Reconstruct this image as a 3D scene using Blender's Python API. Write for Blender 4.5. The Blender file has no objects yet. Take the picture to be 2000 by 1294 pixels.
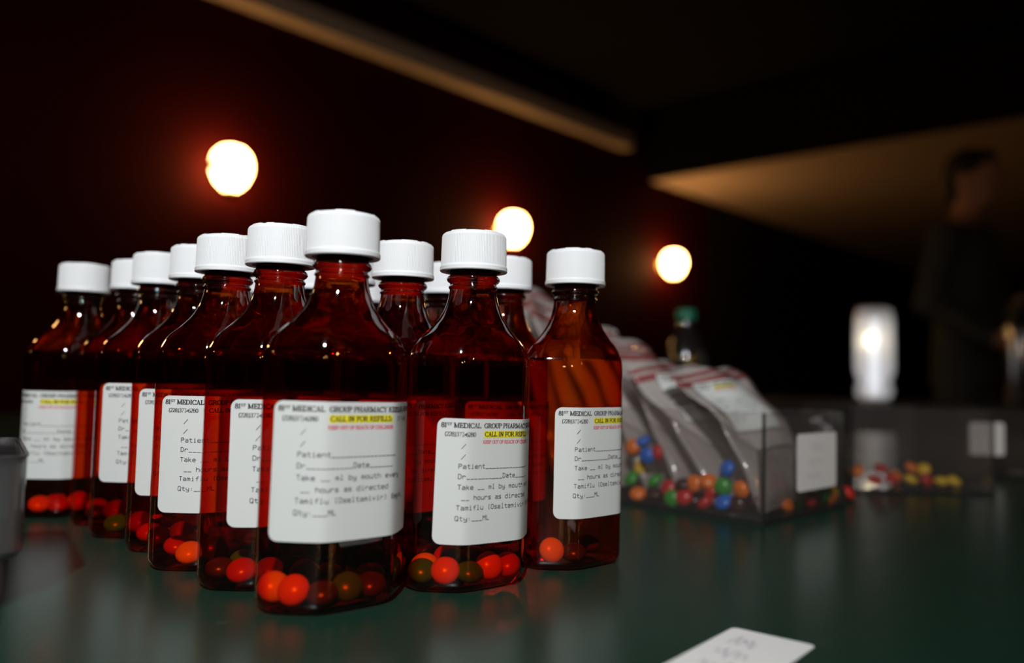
import bpy, bmesh, math, random
from mathutils import Vector, Matrix, Euler

scene = bpy.context.scene
COL = scene.collection
random.seed(7)
MM = 0.001
TZ = 0.75                      # height of the table top above the floor
EYE = 0.0986                   # lens height above the table top
FPX = 1600.0                   # focal length in pixels of the 2000 px frame

# ------------------------------------------------------------------ camera
cam_d = bpy.data.cameras.new('camera')
cam = bpy.data.objects.new('camera', cam_d)
COL.objects.link(cam)
scene.camera = cam
cam_d.sensor_width = 36.0
cam_d.lens = 36.0 * FPX / 2000.0
cam_d.clip_start = 0.01
cam_d.clip_end = 60
CAMR = Euler((math.radians(90 + 3.12), 0, 0)).to_matrix() @ Matrix.Rotation(math.radians(1.34), 3, 'Z')
CAMP = Vector((0, 0, TZ + EYE))
cam.matrix_world = Matrix.Translation(CAMP) @ CAMR.to_4x4()
cam_d.dof.use_dof = True
cam_d.dof.focus_distance = 0.402
cam_d.dof.aperture_fstop = 3.5

# ------------------------------------------------------------------ world, flash, exposure
w = bpy.data.worlds.new('world')
scene.world = w
w.use_nodes = True
w.node_tree.nodes['Background'].inputs[0].default_value = (0.02, 0.014, 0.012, 1)
w.node_tree.nodes['Background'].inputs[1].default_value = 0.05

fl_d = bpy.data.lights.new('camera_flash', 'SPOT')
fl = bpy.data.objects.new('camera_flash', fl_d)
COL.objects.link(fl)
fl_d.energy = 56
fl_d.color = (0.96, 0.98, 1.0)
fl_d.shadow_soft_size = 0.022
fl_d.spot_size = math.radians(110)
fl_d.spot_blend = 1.0
fl.location = (-0.06, -0.48, TZ + 0.74)
_aim = Vector((-0.38, 0.60, TZ + 0.26)) - fl.location
fl.rotation_euler = _aim.to_track_quat('-Z', 'Y').to_euler()

vs = scene.view_settings
vs.view_transform = 'Standard'
vs.look = 'None'
vs.exposure = 0.0
vs.gamma = 1.0
vs.use_curve_mapping = False
scene.cycles.transparent_max_bounces = 48
scene.cycles.max_bounces = 7
scene.cycles.glossy_bounces = 3
scene.cycles.diffuse_bounces = 2
scene.cycles.sample_clamp_indirect = 4.0
scene.cycles.use_light_tree = False


# ------------------------------------------------------------------ helpers
def ray(px, py):
    return CAMR @ Vector(((px - 1000) / FPX, -(py - 647) / FPX, -1.0))


def gp(px, py, h=0.0):
    """point at height h (m) above the table top seen at a pixel"""
    d = ray(px, py)
    t = (TZ + h - CAMP.z) / d.z
    return CAMP + d * t


def obj(name, mesh, mats=None, parent=None, smooth=False):
    if isinstance(mesh, bmesh.types.BMesh):
        me = bpy.data.meshes.new(name)
        mesh.to_mesh(me)
        mesh.free()
        mesh = me
    if mats is not None and not mesh.materials:
        for m in (mats if isinstance(mats, (list, tuple)) else [mats]):
            mesh.materials.append(m)
    if smooth:
        mesh.polygons.foreach_set('use_smooth', [True] * len(mesh.polygons))
    o = bpy.data.objects.new(name, mesh)
    COL.objects.link(o)
    if parent:
        o.parent = parent
    return o


def empty(name, loc=(0, 0, 0), rz=0.0):
    o = bpy.data.objects.new(name, None)
    o.empty_display_size = 0.02
    COL.objects.link(o)
    o.location = loc
    o.rotation_euler = (0, 0, rz)
    return o


def tag(o, label, cat, group=None, kind=None):
    o['label'] = label
    o['category'] = cat
    if group:
        o['group'] = group
    if kind:
        o['kind'] = kind
    return o


def struct(o, label=None, cat=None):
    o['kind'] = 'structure'
    if label:
        o['label'] = label
        o['category'] = cat
    return o


def box(bm, x0, x1, y0, y1, z0, z1, mi=0):
    v = [bm.verts.new(p) for p in ((x0, y0, z0), (x1, y0, z0), (x1, y1, z0), (x0, y1, z0),
                                   (x0, y0, z1), (x1, y0, z1), (x1, y1, z1), (x0, y1, z1))]
    fs = []
    for a in ((3, 2, 1, 0), (4, 5, 6, 7), (0, 1, 5, 4), (1, 2, 6, 5), (2, 3, 7, 6), (3, 0, 4, 7)):
        f = bm.faces.new([v[i] for i in a])
        f.material_index = mi
        fs.append(f)
    return fs


def bevel(bm, w, seg=2):
    bmesh.ops.bevel(bm, geom=list(bm.edges), offset=w, segments=seg, profile=0.6, affect='EDGES')


def bbox_obj(name, dims, mat, parent=None, bev=0.0, seg=2):
    bm = bmesh.new()
    box(bm, *dims)
    if bev:
        bevel(bm, bev, seg)
    return obj(name, bm, mat, parent)


def lathe(bm, prof, n=48, cx=0, cy=0, mi=0, close=True):
    """prof = [(r, z)...] revolved about z"""
    rings = []
    for r, z in prof:
        if r < 1e-7:
            rings.append([bm.verts.new((cx, cy, z))])
        else:
            rings.append([bm.verts.new((cx + r * math.cos(2 * math.pi * i / n), cy + r * math.sin(2 * math.pi * i / n), z)) for i in range(n)])
    for a, b in zip(rings[:-1], rings[1:]):
        for i in range(n):
            j = (i + 1) % n
            if len(a) == 1 and len(b) == 1:
                continue
            if len(a) == 1:
                f = bm.faces.new((a[0], b[j], b[i]))
            elif len(b) == 1:
                f = bm.faces.new((a[i], a[j], b[0]))
            else:
                f = bm.faces.new((a[i], a[j], b[j], b[i]))
            f.material_index = mi
    return rings


def lathe_obj(name, prof, mat, parent=None, n=48, smooth=True):
    bm = bmesh.new()
    lathe(bm, prof, n)
    bmesh.ops.recalc_face_normals(bm, faces=bm.faces)
    return obj(name, bm, mat, parent, smooth)


def tube(bm, pts, rads, n=12):
    rings = []
    for k, p in enumerate(pts):
        p = Vector(p)
        d = (Vector(pts[min(k + 1, len(pts) - 1)]) - Vector(pts[max(k - 1, 0)])).normalized()
        a = d.orthogonal().normalized() if abs(d.z) > 0.95 else d.cross(Vector((0, 0, 1))).normalized()
        b = d.cross(a)
        r = rads[k] if isinstance(rads, (list, tuple)) else rads
        rings.append([bm.verts.new(p + (a * math.cos(2 * math.pi * i / n) + b * math.sin(2 * math.pi * i / n)) * r) for i in range(n)])
    for a, b in zip(rings[:-1], rings[1:]):
        for i in range(n):
            bm.faces.new((a[i], a[(i + 1) % n], b[(i + 1) % n], b[i]))
    bm.faces.new(rings[0][::-1])
    bm.faces.new(rings[-1])


def ellip(bm, c, r, rot=None):
    mt = Matrix.Translation(c) @ (rot.to_4x4() if rot else Matrix()) @ Matrix.Diagonal((*r, 1))
    bmesh.ops.create_uvsphere(bm, u_segments=20, v_segments=14, radius=1, matrix=mt)


# ------------------------------------------------------------------ materials
def new_mat(name):
    m = bpy.data.materials.new(name)
    m.use_nodes = True
    nt = m.node_tree
    for n in list(nt.nodes):
        nt.nodes.remove(n)
    out = nt.nodes.new('ShaderNodeOutputMaterial')
    return m, nt, out


def N(nt, t, **kw):
    n = nt.nodes.new(t)
    for k, v in kw.items():
        setattr(n, k, v)
    return n


def pbr(name, col, rough=0.5, spec=0.5, metal=0.0, noise=0.0, nscale=40.0, bump=0.0, coat=0.0, emit=None, es=0.0):
    m, nt, out = new_mat(name)
    p = N(nt, 'ShaderNodeBsdfPrincipled')
    p.inputs['Base Color'].default_value = (*col, 1)
    p.inputs['Roughness'].default_value = rough
    p.inputs['Specular IOR Level'].default_value = spec
    p.inputs['Metallic'].default_value = metal
    p.inputs['Coat Weight'].default_value = coat
    if emit:
        p.inputs['Emission Color'].default_value = (*emit, 1)
        p.inputs['Emission Strength'].default_value = es
    if noise or bump:
        tc = N(nt, 'ShaderNodeTexCoord')
        nz = N(nt, 'ShaderNodeTexNoise')
        nz.inputs['Scale'].default_value = nscale
        nz.inputs['Detail'].default_value = 6
        nt.links.new(tc.outputs['Object'], nz.inputs['Vector'])
        if noise:
            mx = N(nt, 'ShaderNodeMix', data_type='RGBA')
            mx.inputs[6].default_value = (*[c * (1 - noise) for c in col], 1)
            mx.inputs[7].default_value = (*[min(1, c * (1 + noise)) for c in col], 1)
            nt.links.new(nz.outputs['Fac'], mx.inputs[0])
            nt.links.new(mx.outputs[2], p.inputs['Base Color'])
        if bump:
            b = N(nt, 'ShaderNodeBump')
            b.inputs['Strength'].default_value = bump
            b.inputs['Distance'].default_value = 0.002
            nt.links.new(nz.outputs['Fac'], b.inputs['Height'])
            nt.links.new(b.outputs['Normal'], p.inputs['Normal'])
    nt.links.new(p.outputs[0], out.inputs[0])
    return m


def clear_wall(name, tint, rough=0.02, f0=0.07, haze=0.0, haze_col=(0.8, 0.8, 0.8), kmin=0.3, bump=0.0, bscale=60.0, lens=0.0):
    """thin transparent plastic wall: absorbs more the more obliquely it is crossed, mirrors by Fresnel"""
    m, nt, out = new_mat(name)
    L = nt.links
    geo = N(nt, 'ShaderNodeNewGeometry')
    dot = N(nt, 'ShaderNodeVectorMath', operation='DOT_PRODUCT')
    L.new(geo.outputs['Normal'], dot.inputs[0])
    L.new(geo.outputs['Incoming'], dot.inputs[1])
    ab = N(nt, 'ShaderNodeMath', operation='ABSOLUTE')
    L.new(dot.outputs['Value'], ab.inputs[0])
    mxm = N(nt, 'ShaderNodeMath', operation='MAXIMUM')
    L.new(ab.outputs[0], mxm.inputs[0])
    mxm.inputs[1].default_value = kmin
    inv = N(nt, 'ShaderNodeMath', operation='DIVIDE')
    inv.inputs[0].default_value = 1.0
    L.new(mxm.outputs[0], inv.inputs[1])
    comb = N(nt, 'ShaderNodeCombineColor')
    for i in range(3):
        pw = N(nt, 'ShaderNodeMath', operation='POWER')
        pw.inputs[0].default_value = tint[i]
        L.new(inv.outputs[0], pw.inputs[1])
        L.new(pw.outputs[0], comb.inputs[i])
    tr = N(nt, 'ShaderNodeBsdfTransparent')
    L.new(comb.outputs[0], tr.inputs[0])
    # Schlick
    om = N(nt, 'ShaderNodeMath', operation='SUBTRACT')
    om.inputs[0].default_value = 1.0
    L.new(ab.outputs[0], om.inputs[1])
    p5 = N(nt, 'ShaderNodeMath', operation='POWER')
    L.new(om.outputs[0], p5.inputs[0])
    p5.inputs[1].default_value = 5.0
    fr = N(nt, 'ShaderNodeMath', operation='MULTIPLY_ADD')
    L.new(p5.outputs[0], fr.inputs[0])
    fr.inputs[1].default_value = 0.9 - f0
    fr.inputs[2].default_value = f0
    gl = N(nt, 'ShaderNodeBsdfGlossy')
    gl.inputs['Roughness'].default_value = rough
    gl.inputs[0].default_value = (1, 1, 1, 1)
    if bump:
        tc = N(nt, 'ShaderNodeTexCoord')
        nz = N(nt, 'ShaderNodeTexNoise')
        nz.inputs['Scale'].default_value = bscale
        nz.inputs['Detail'].default_value = 2
        L.new(tc.outputs['Object'], nz.inputs['Vector'])
        b = N(nt, 'ShaderNodeBump')
        b.inputs['Strength'].default_value = bump
        b.inputs['Distance'].default_value = 0.002
        L.new(nz.outputs['Fac'], b.inputs['Height'])
        L.new(b.outputs['Normal'], gl.inputs['Normal'])
        bump_out = b.outputs['Normal']
    body = tr.outputs[0]
    if lens:
        rf = N(nt, 'ShaderNodeBsdfRefraction')
        rf.inputs['IOR'].default_value = 1.45
        rf.inputs['Roughness'].default_value = 0.02
        L.new(comb.outputs[0], rf.inputs[0])
        if bump:
            L.new(bump_out, rf.inputs['Normal'])
        ml = N(nt, 'ShaderNodeMixShader')
        ml.inputs[0].default_value = lens
        L.new(body, ml.inputs[1])
        L.new(rf.outputs[0], ml.inputs[2])
        body = ml.outputs[0]
    if haze:
        df = N(nt, 'ShaderNodeBsdfDiffuse')
        df.inputs[0].default_value = (*haze_col, 1)
        tl = N(nt, 'ShaderNodeBsdfTranslucent')
        tl.inputs[0].default_value = (*haze_col, 1)
        m0 = N(nt, 'ShaderNodeMixShader')
        m0.inputs[0].default_value = 0.4
        L.new(df.outputs[0], m0.inputs[1])
        L.new(tl.outputs[0], m0.inputs[2])
        m1 = N(nt, 'ShaderNodeMixShader')
        m1.inputs[0].default_value = haze
        L.new(body, m1.inputs[1])
        L.new(m0.outputs[0], m1.inputs[2])
        body = m1.outputs[0]
    ms = N(nt, 'ShaderNodeMixShader')
    L.new(fr.outputs[0], ms.inputs[0])
    L.new(body, ms.inputs[1])
    L.new(gl.outputs[0], ms.inputs[2])
    L.new(ms.outputs[0], out.inputs[0])
    return m


def emissive(name, col, strength):
    m, nt, out = new_mat(name)
    e = N(nt, 'ShaderNodeEmission')
    e.inputs[0].default_value = (*col, 1)
    e.inputs[1].default_value = strength
    nt.links.new(e.outputs[0], out.inputs[0])
    return m


M = {}
M['amber'] = clear_wall('amber_plastic', (0.87, 0.31, 0.085), rough=0.035, f0=0.065)
M['amber_shoulder'] = clear_wall('amber_shoulder_plastic', (0.90, 0.34, 0.08), rough=0.03, f0=0.10, lens=0.7, bump=0.9, bscale=42)
M['amber_neck'] = clear_wall('amber_neck_plastic', (0.52, 0.07, 0.02), rough=0.035, f0=0.075, haze=0.01, haze_col=(0.7, 0.06, 0.02))
M['cap'] = pbr('white_cap_plastic', (0.84, 0.86, 0.87), rough=0.42, spec=0.4)
M['paper'] = pbr('label_paper', (0.655, 0.675, 0.65), rough=0.6, spec=0.25, noise=0.015, nscale=300)
M['ink'] = pbr('black_ink', (0.03, 0.03, 0.035), rough=0.7, spec=0.2)
M['ink_grey'] = pbr('thermal_ink', (0.08, 0.08, 0.09), rough=0.7, spec=0.2)
M['ink_red'] = pbr('red_ink', (0.75, 0.07, 0.12), rough=0.7, spec=0.2)
M['ink_yellow'] = pbr('yellow_highlight', (0.86, 0.74, 0.03), rough=0.7, spec=0.2)
M['acrylic'] = clear_wall('clear_acrylic', (0.93, 0.92, 0.915), rough=0.03, f0=0.05, haze=0.03, haze_col=(0.7, 0.68, 0.66), kmin=0.2)
M['acrylic_edge'] = clear_wall('acrylic_edge', (0.42, 0.42, 0.40), rough=0.08, f0=0.08, haze=0.06, haze_col=(0.6, 0.6, 0.6), kmin=0.4)
M['frosted'] = clear_wall('cloudy_bin_plastic', (0.80, 0.80, 0.80), rough=0.15, f0=0.06, haze=0.06, haze_col=(0.62, 0.62, 0.64), kmin=0.25)
M['film'] = clear_wall('bag_film', (0.90, 0.89, 0.89), rough=0.14, f0=0.08, haze=0.62, haze_col=(0.82, 0.76, 0.72), kmin=0.25, bump=0.5, bscale=45)
M['zip_red'] = clear_wall('bag_red_stripe', (0.75, 0.30, 0.28), rough=0.2, f0=0.06, haze=0.55, haze_col=(0.62, 0.22, 0.22), kmin=0.3)
M['table_leg'] = pbr('table_leg_metal', (0.05, 0.05, 0.05), rough=0.4, metal=0.6)
M['table_band'] = pbr('table_edge_band', (0.02, 0.02, 0.02), rough=0.5)

# table: dark green vinyl with a few pale scuffs
m, nt, out = new_mat('green_table_vinyl')
p = N(nt, 'ShaderNodeBsdfPrincipled')
geo = N(nt, 'ShaderNodeNewGeometry')
nz = N(nt, 'ShaderNodeTexNoise')
nz.inputs['Scale'].default_value = 9
nz.inputs['Detail'].default_value = 5
nt.links.new(geo.outputs['Position'], nz.inputs['Vector'])
mx = N(nt, 'ShaderNodeMix', data_type='RGBA')
mx.inputs[6].default_value = (0.0078, 0.029, 0.018, 1)
mx.inputs[7].default_value = (0.0105, 0.038, 0.024, 1)
nt.links.new(nz.outputs['Fac'], mx.inputs[0])
n2 = N(nt, 'ShaderNodeTexNoise')
n2.inputs['Scale'].default_value = 75
n2.inputs['Detail'].default_value = 7
n2.inputs['Roughness'].default_value = 0.7
mp = N(nt, 'ShaderNodeMapping')
mp.inputs['Rotation'].default_value = (0, 0, 0.5)
mp.inputs['Scale'].default_value = (0.7, 1.6, 1)
nt.links.new(geo.outputs['Position'], mp.inputs['Vector'])
nt.links.new(mp.outputs[0], n2.inputs['Vector'])
rp = N(nt, 'ShaderNodeValToRGB')
rp.color_ramp.elements[0].position = 0.66
rp.color_ramp.elements[1].position = 0.76
nt.links.new(n2.outputs['Fac'], rp.inputs[0])
m2 = N(nt, 'ShaderNodeMix', data_type='RGBA')
m2.inputs[7].default_value = (0.10, 0.12, 0.11, 1)
nt.links.new(rp.outputs[0], m2.inputs[0])
nt.links.new(mx.outputs[2], m2.inputs[6])
nt.links.new(m2.outputs[2], p.inputs['Base Color'])
p.inputs['Roughness'].default_value = 0.27
p.inputs['Specular IOR Level'].default_value = 0.22
n3 = N(nt, 'ShaderNodeTexNoise')
n3.inputs['Scale'].default_value = 900
nt.links.new(geo.outputs['Position'], n3.inputs['Vector'])
bp = N(nt, 'ShaderNodeBump')
bp.inputs['Strength'].default_value = 0.08
bp.inputs['Distance'].default_value = 0.0005
nt.links.new(n3.outputs['Fac'], bp.inputs['Height'])
nt.links.new(bp.outputs['Normal'], p.inputs['Normal'])
nt.links.new(p.outputs[0], out.inputs[0])
M['table'] = m

M['wall_red'] = pbr('dark_red_wall_paint', (0.022, 0.0008, 0.0006), rough=0.75, spec=0.04, noise=0.15, nscale=3)
M['wall_dark'] = pbr('dark_wall', (0.012, 0.008, 0.008), rough=0.8, spec=0.2, noise=0.2, nscale=2)
M['ceil_black'] = pbr('black_ceiling_paint', (0.006, 0.005, 0.005), rough=0.9, spec=0.1, noise=0.1, nscale=4)
M['ceil_tan'] = pbr('tan_ceiling_plaster', (0.58, 0.45, 0.35), rough=0.85, spec=0.1, noise=0.06, nscale=3)
M['ledge'] = pbr('beige_ledge_wood', (0.42, 0.33, 0.25), rough=0.6, noise=0.08, nscale=6)
M['floor'] = pbr('dark_carpet', (0.012, 0.010, 0.010), rough=0.95, spec=0.1, noise=0.3, nscale=40)
M['brass'] = pbr('dark_brass', (0.25, 0.15, 0.05), rough=0.35, metal=1.0)
M['sconce_glow'] = emissive('lit_sconce_glass', (1.0, 0.50, 0.16), 38.0)
M['dark_wood'] = pbr('dark_wood', (0.012, 0.009, 0.008), rough=0.55, noise=0.2, nscale=12)

# ------------------------------------------------------------------ room shell
UA = math.radians(47)
U = Vector((math.cos(UA), math.sin(UA), 0))       # along the sconce wall, away from the camera
W = Vector((math.sin(UA), -math.cos(UA), 0))      # from the sconce wall into the room
WO = Vector((0, 5.18, 0))


def rp_(t, n, z):
    return WO + U * t + W * n + Vector((0, 0, z))


def room_box(name, t0, t1, n0, n1, z0, z1, mat):
    bm = bmesh.new()
    box(bm, t0, t1, n0, n1, z0, z1)
    bm.transform(Matrix(((U.x, W.x, 0, WO.x), (U.y, W.y, 0, WO.y), (0, 0, 1, 0), (0, 0, 0, 1))))
    bmesh.ops.recalc_face_normals(bm, faces=bm.faces)
    return struct(obj(name, bm, mat))


T0, T1, TR, NW = -8.0, 9.0, 2.43, 7.5
room_box('floor', T0, T1, 0, NW, -0.1, 0, M['floor'])
room_box('wall_left', T0, TR, -0.15, 0, 0, 2.9, M['wall_red'])
room_box('wall_left_far', TR, T1, -0.15, 0, 0, 2.9, M['wall_dark'])
room_box('wall_right', T0, T1, NW, NW + 0.15, 0, 2.9, M['wall_dark'])
room_box('wall_front', T0 - 0.15, T0, 0, NW, 0, 2.9, M['wall_dark'])
room_box('wall_back', T1, T1 + 0.15, 0, NW, 0, 2.9, M['wall_dark'])
room_box('ceiling', T0, 1.55, 0, NW, 2.9, 3.0, M['ceil_black'])
room_box('ceiling_lower', 1.55, T1, 0, NW, 2.39, 2.5, M['ceil_tan'])
room_box('trim_1', 1.50, 1.55, 0, NW, 2.39, 2.9, M['ceil_black'])          # drop between the two ceilings
room_box('trim_2', T0, 1.16, 0, 0.10, 2.545, 2.645, M['ledge'])              # ledge along the red wall
room_box('baseboard_left', T0, TR, 0, 0.02, 0, 0.14, M['dark_wood'])

# ------------------------------------------------------------------ wall sconces
SC_H = 1.745


def sconce(t, label, n=0.0, flip=1):
    base = rp_(t, n, SC_H)
    r = empty('wall_sconce', base, UA if flip > 0 else UA + math.pi)
    # local x = along wall, local -y = into the room
    bm = bmesh.new()
    lathe(bm, [(0, 0), (0.045, 0), (0.045, 0.008), (0.03, 0.018), (0, 0.018)], 24)
    bm.transform(Matrix.Rotation(math.radians(90), 4, 'X'))
    bmesh.ops.recalc_face_normals(bm, faces=bm.faces)
    obj('back_plate', bm, M['brass'], r, True)
    bm = bmesh.new()
    tube(bm, [(0, -0.015, 0), (0, -0.05, -0.03), (0, -0.09, -0.105), (0, -0.12, -0.115)], 0.008, 10)
    obj('arm', bm, M['brass'], r, True)
    bm = bmesh.new()
    lathe(bm, [(0, -0.125), (0.03, -0.12), (0.035, -0.10), (0.025, -0.092), (0, -0.092)], 20, 0, -0.12)
    obj('cup', bm, M['brass'], r, True)
    bm = bmesh.new()
    lathe(bm, [(0, -0.095), (0.03, -0.09), (0.062, -0.06), (0.082, -0.015), (0.086, 0.025), (0.074, 0.065), (0.05, 0.09), (0.02, 0.1), (0, 0.1)], 32, 0, -0.12)
    bmesh.ops.recalc_face_normals(bm, faces=bm.faces)
    obj('glass_shade', bm, M['sconce_glow'], r, True)
    bm = bmesh.new()
    ellip(bm, Vector((-.084, -.125, .004)), (.022, .034, .020))
    obj('added_notch_knob', bm, M['dark_wood'], r, True)  # dark blob added to bite a notch into the glow's left outline
    tag(r, label, 'wall lamp', 'glowing sconces on the red wall')
    return r


sconce(-2.0, 'large glowing sconce on the red wall above the left bottles')
sconce(-0.14, 'glowing sconce on red wall just behind the middle bottle caps')
sconce(1.70, 'farthest glowing sconce on red wall, right of the last bottle cap')
# the lamps of the same row and of the facing wall that shine back as dots on the bottle shoulders
sconce(-3.74, 'sconce of the red wall row further left, outside the picture')
sconce(-5.61, 'leftmost sconce of the red wall row, outside the picture')
for tt in (-7.3, -6.2, -2.7):
    sconce(tt, 'sconce on the facing dark wall behind the camera', NW, -1)

# ------------------------------------------------------------------ table
tb = empty('folding_table', (0.35, 0.65, 0))
bbox_obj('table_top', (-1.35, 0.95, -0.85, 1.05, TZ - 0.03, TZ), M['table'], tb, 0.003)
bbox_obj('edge_band', (-1.356, 0.956, -0.856, 1.056, TZ - 0.028, TZ - 0.004), M['table_band'], tb)
for sx in (-1.25, 0.85):
    for sy in (-0.75, 0.95):
        bm = bmesh.new()
        tube(bm, [(sx, sy, 0), (sx, sy, TZ - 0.03)], 0.016, 12)
        obj('leg', bm, M['table_leg'], tb, True)
tag(tb, 'long dark green vinyl topped table carrying all the bottles', 'table')

# ------------------------------------------------------------------ amber bottle geometry
A_, B_, PAN, EN = 33.0, 21.4, 16.7, 6.0     # half width, half depth, half of flat panel, half of flat end (mm)


def chaikin(pts, it=3):
    for k in range(it):
        q = []
        n = len(pts)
        for i in range(n):
            a, b = Vector(pts[i]), Vector(pts[(i + 1) % n])
            fr = 0.115 if k == 0 else 0.25
            q += [a.lerp(b, fr), a.lerp(b, 1 - fr)]
        pts = q
    return [Vector(p) for p in pts]


_oct = [(-PAN, -B_), (PAN, -B_), (A_, -EN), (A_, EN), (PAN, B_), (-PAN, B_), (-A_, EN), (-A_, -EN)]
_pr = chaikin(_oct, 3)
# closed polyline with arc length, s = 0 at the middle of the front panel (0,-B_)
_start = min(range(len(_pr)), key=lambda i: abs(_pr[i].x) if _pr[i].y < 0 else 1e9)
_pr = _pr[_start:] + _pr[:_start]
_s = [0.0]
for i in range(len(_pr)):
    _s.append(_s[-1] + (_pr[(i + 1) % len(_pr)] - _pr[i]).length)
PERI = _s[-1]
_s0 = -_pr[0].x * 1.0


def prof_at(s):
    """point and outward normal of the bottle outline at arc length s (mm) from the panel centre"""
    q = (s + _s0) % PERI
    lo, hi = 0, len(_pr) - 1
    while lo < hi:
        mid = (lo + hi + 1) // 2
        if _s[mid] <= q:
            lo = mid
        else:
            hi = mid - 1
    a, b = _pr[lo], _pr[(lo + 1) % len(_pr)]
    t = (q - _s[lo]) / max(1e-9, _s[lo + 1] - _s[lo])
    p = a.lerp(b, t)
    d = (b - a).normalized()
    return p, Vector((d.y, -d.x))


NB = 96
RIM = [prof_at(PERI * i / NB)[0] for i in range(NB)]
SH = [(103.0, 1.0), (106.4, .985), (108.5, .955), (110.4, .91), (113, .84), (115.4, .755), (117.5, .65), (119.7, .53), (122, .42), (124.5, .315),
      (127, .225), (130, .14), (133, .075), (136, .03), (139.5, 0.0)]
NECK_R = 11.5


def build_bottle_mesh():
    bm = bmesh.new()
    rings = []

    def ring(fn):
        rings.append([bm.verts.new(Vector(fn(p)) * MM) for p in RIM])
    # base: push-up, rounded foot
    ring(lambda p: (p.x * .30, p.y * .30, 2.2))
    ring(lambda p: (p.x * .62, p.y * .60, 1.6))
    ring(lambda p: (p.x * .78, p.y * .74, 0.5))
    for k in range(6):
        a = math.pi / 2 * k / 5
        ins = 5.5 * (1 - math.sin(a))
        z = 5.5 * (1 - math.cos(a))
        ring(lambda p: (p.x * (1 - ins / A_), p.y * (1 - ins / B_), z))
    for z in (20, 45, 70, 92, 99):
        ring(lambda p: (p.x, p.y, z))
    for z, f in SH:
        def fn(p):
            a = math.atan2(p.y, p.x)
            return (NECK_R * math.cos(a) * (1 - f) + p.x * f, NECK_R * math.sin(a) * (1 - f) + p.y * f, z)
        ring(fn)
    for r, z in ((11.5, 140.3), (12.0, 140.8), (12.0, 141.6), (11.4, 142.0), (11.4, 143.2), (12.3, 143.7), (12.95, 144.6), (12.95, 145.6), (12.3, 146.5), (11.5, 147.0), (11.5, 160.0), (9.6, 160.0), (9.6, 150.0)):
        ring(lambda p: (r * math.cos(math.atan2(p.y, p.x)), r * math.sin(math.atan2(p.y, p.x)), z))
    for a, b in zip(rings[:-1], rings[1:]):
        for i in range(NB):
            j = (i + 1) % NB
            f = bm.faces.new((a[i], a[j], b[j], b[i]))
            zc = a[i].co.z * 1000
            f.material_index = 2 if zc > 139 else (1 if zc > 107 else 0)
    bm.faces.new(rings[0][::-1])
    me = bpy.data.meshes.new('bottle_body')
    bm.to_mesh(me)
    bm.free()
    for k in ('amber', 'amber_shoulder', 'amber_neck'):
        me.materials.append(M[k])
    me.polygons.foreach_set('use_smooth', [True] * len(me.polygons))
    return me


def build_cap_mesh():
    bm = bmesh.new()
    nr = 124
    n = nr * 4
    R0, H0, H1 = 15.9, 148.8, 168.0
    prof = [(13.4, H0 + 0.2, 0), (16.2, H0, 0), (16.5, H0 + 0.4, 0), (16.5, H0 + 2.0, 0), (16.15, H0 + 2.6, 0), (15.95, H0 + 3.0, 1), (15.9, H0 + 9, 1), (15.75, H1 - 2.2, 1),
            (15.4, H1 - 1.2, .4), (14.7, H1 - 0.55, 0), (13.4, H1 - 0.35, 0), (12.2, H1 - 0.35, 0), (11.9, H1 + 0.1, 0), (6.0, H1 + 0.1, 0)]
    rings = []
    for r, z, k in prof:
        rg = []
        for i in range(n):
            a = 2 * math.pi * i / n
            rr = r + k * (0.0, 0.10, 0.10, 0.0)[i % 4]
            rg.append(bm.verts.new((rr * math.cos(a) * MM, rr * math.sin(a) * MM, z * MM)))
        rings.append(rg)
    for a, b in zip(rings[:-1], rings[1:]):
        for i in range(n):
            j = (i + 1) % n
            bm.faces.new((a[i], a[j], b[j], b[i]))
    bm.faces.new(rings[-1])
    # inner wall, so the cap is a shell
    inner = [[bm.verts.new((r * math.cos(2 * math.pi * i / n) * MM, r * math.sin(2 * math.pi * i / n) * MM, z * MM)) for i in range(n)] for r, z in ((13.4, H0 + .2), (13.2, H1 - 2))]
    for i in range(n):
        j = (i + 1) % n
        bm.faces.new((inner[0][j], inner[0][i], inner[1][i], inner[1][j]))
    bm.faces.new(inner[1][::-1])
    me = bpy.data.meshes.new('cap')
    bm.to_mesh(me)
    bm.free()
    me.materials.append(M['cap'])
    return me


def build_cap_marks():
    """raised opening marks moulded on the cap top"""
    bm = bmesh.new()
    for a0, a1 in ((0.2, 0.75), (1.0, 1.25), (1.9, 2.5), (3.3, 3.9), (4.2, 4.5), (5.2, 5.8)):
        k = 6
        v = []
        for i in range(k + 1):
            a = a0 + (a1 - a0) * i / k
            v.append([bm.verts.new((r * math.cos(a) * MM, r * math.sin(a) * MM, z * MM)) for r, z in ((12.6, 167.5), (12.6, 168.15), (14.0, 167.95), (14.3, 167.2))])
        for p, q in zip(v[:-1], v[1:]):
            for j in range(3):
                bm.faces.new((p[j], p[j + 1], q[j + 1], q[j]))
        bm.faces.new(v[0])
        bm.faces.new(v[-1][::-1])
    bmesh.ops.recalc_face_normals(bm, faces=bm.faces)
    me = bpy.data.meshes.new('cap_marks')
    bm.to_mesh(me)
    bm.free()
    me.materials.append(M['cap'])
    return me


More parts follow.
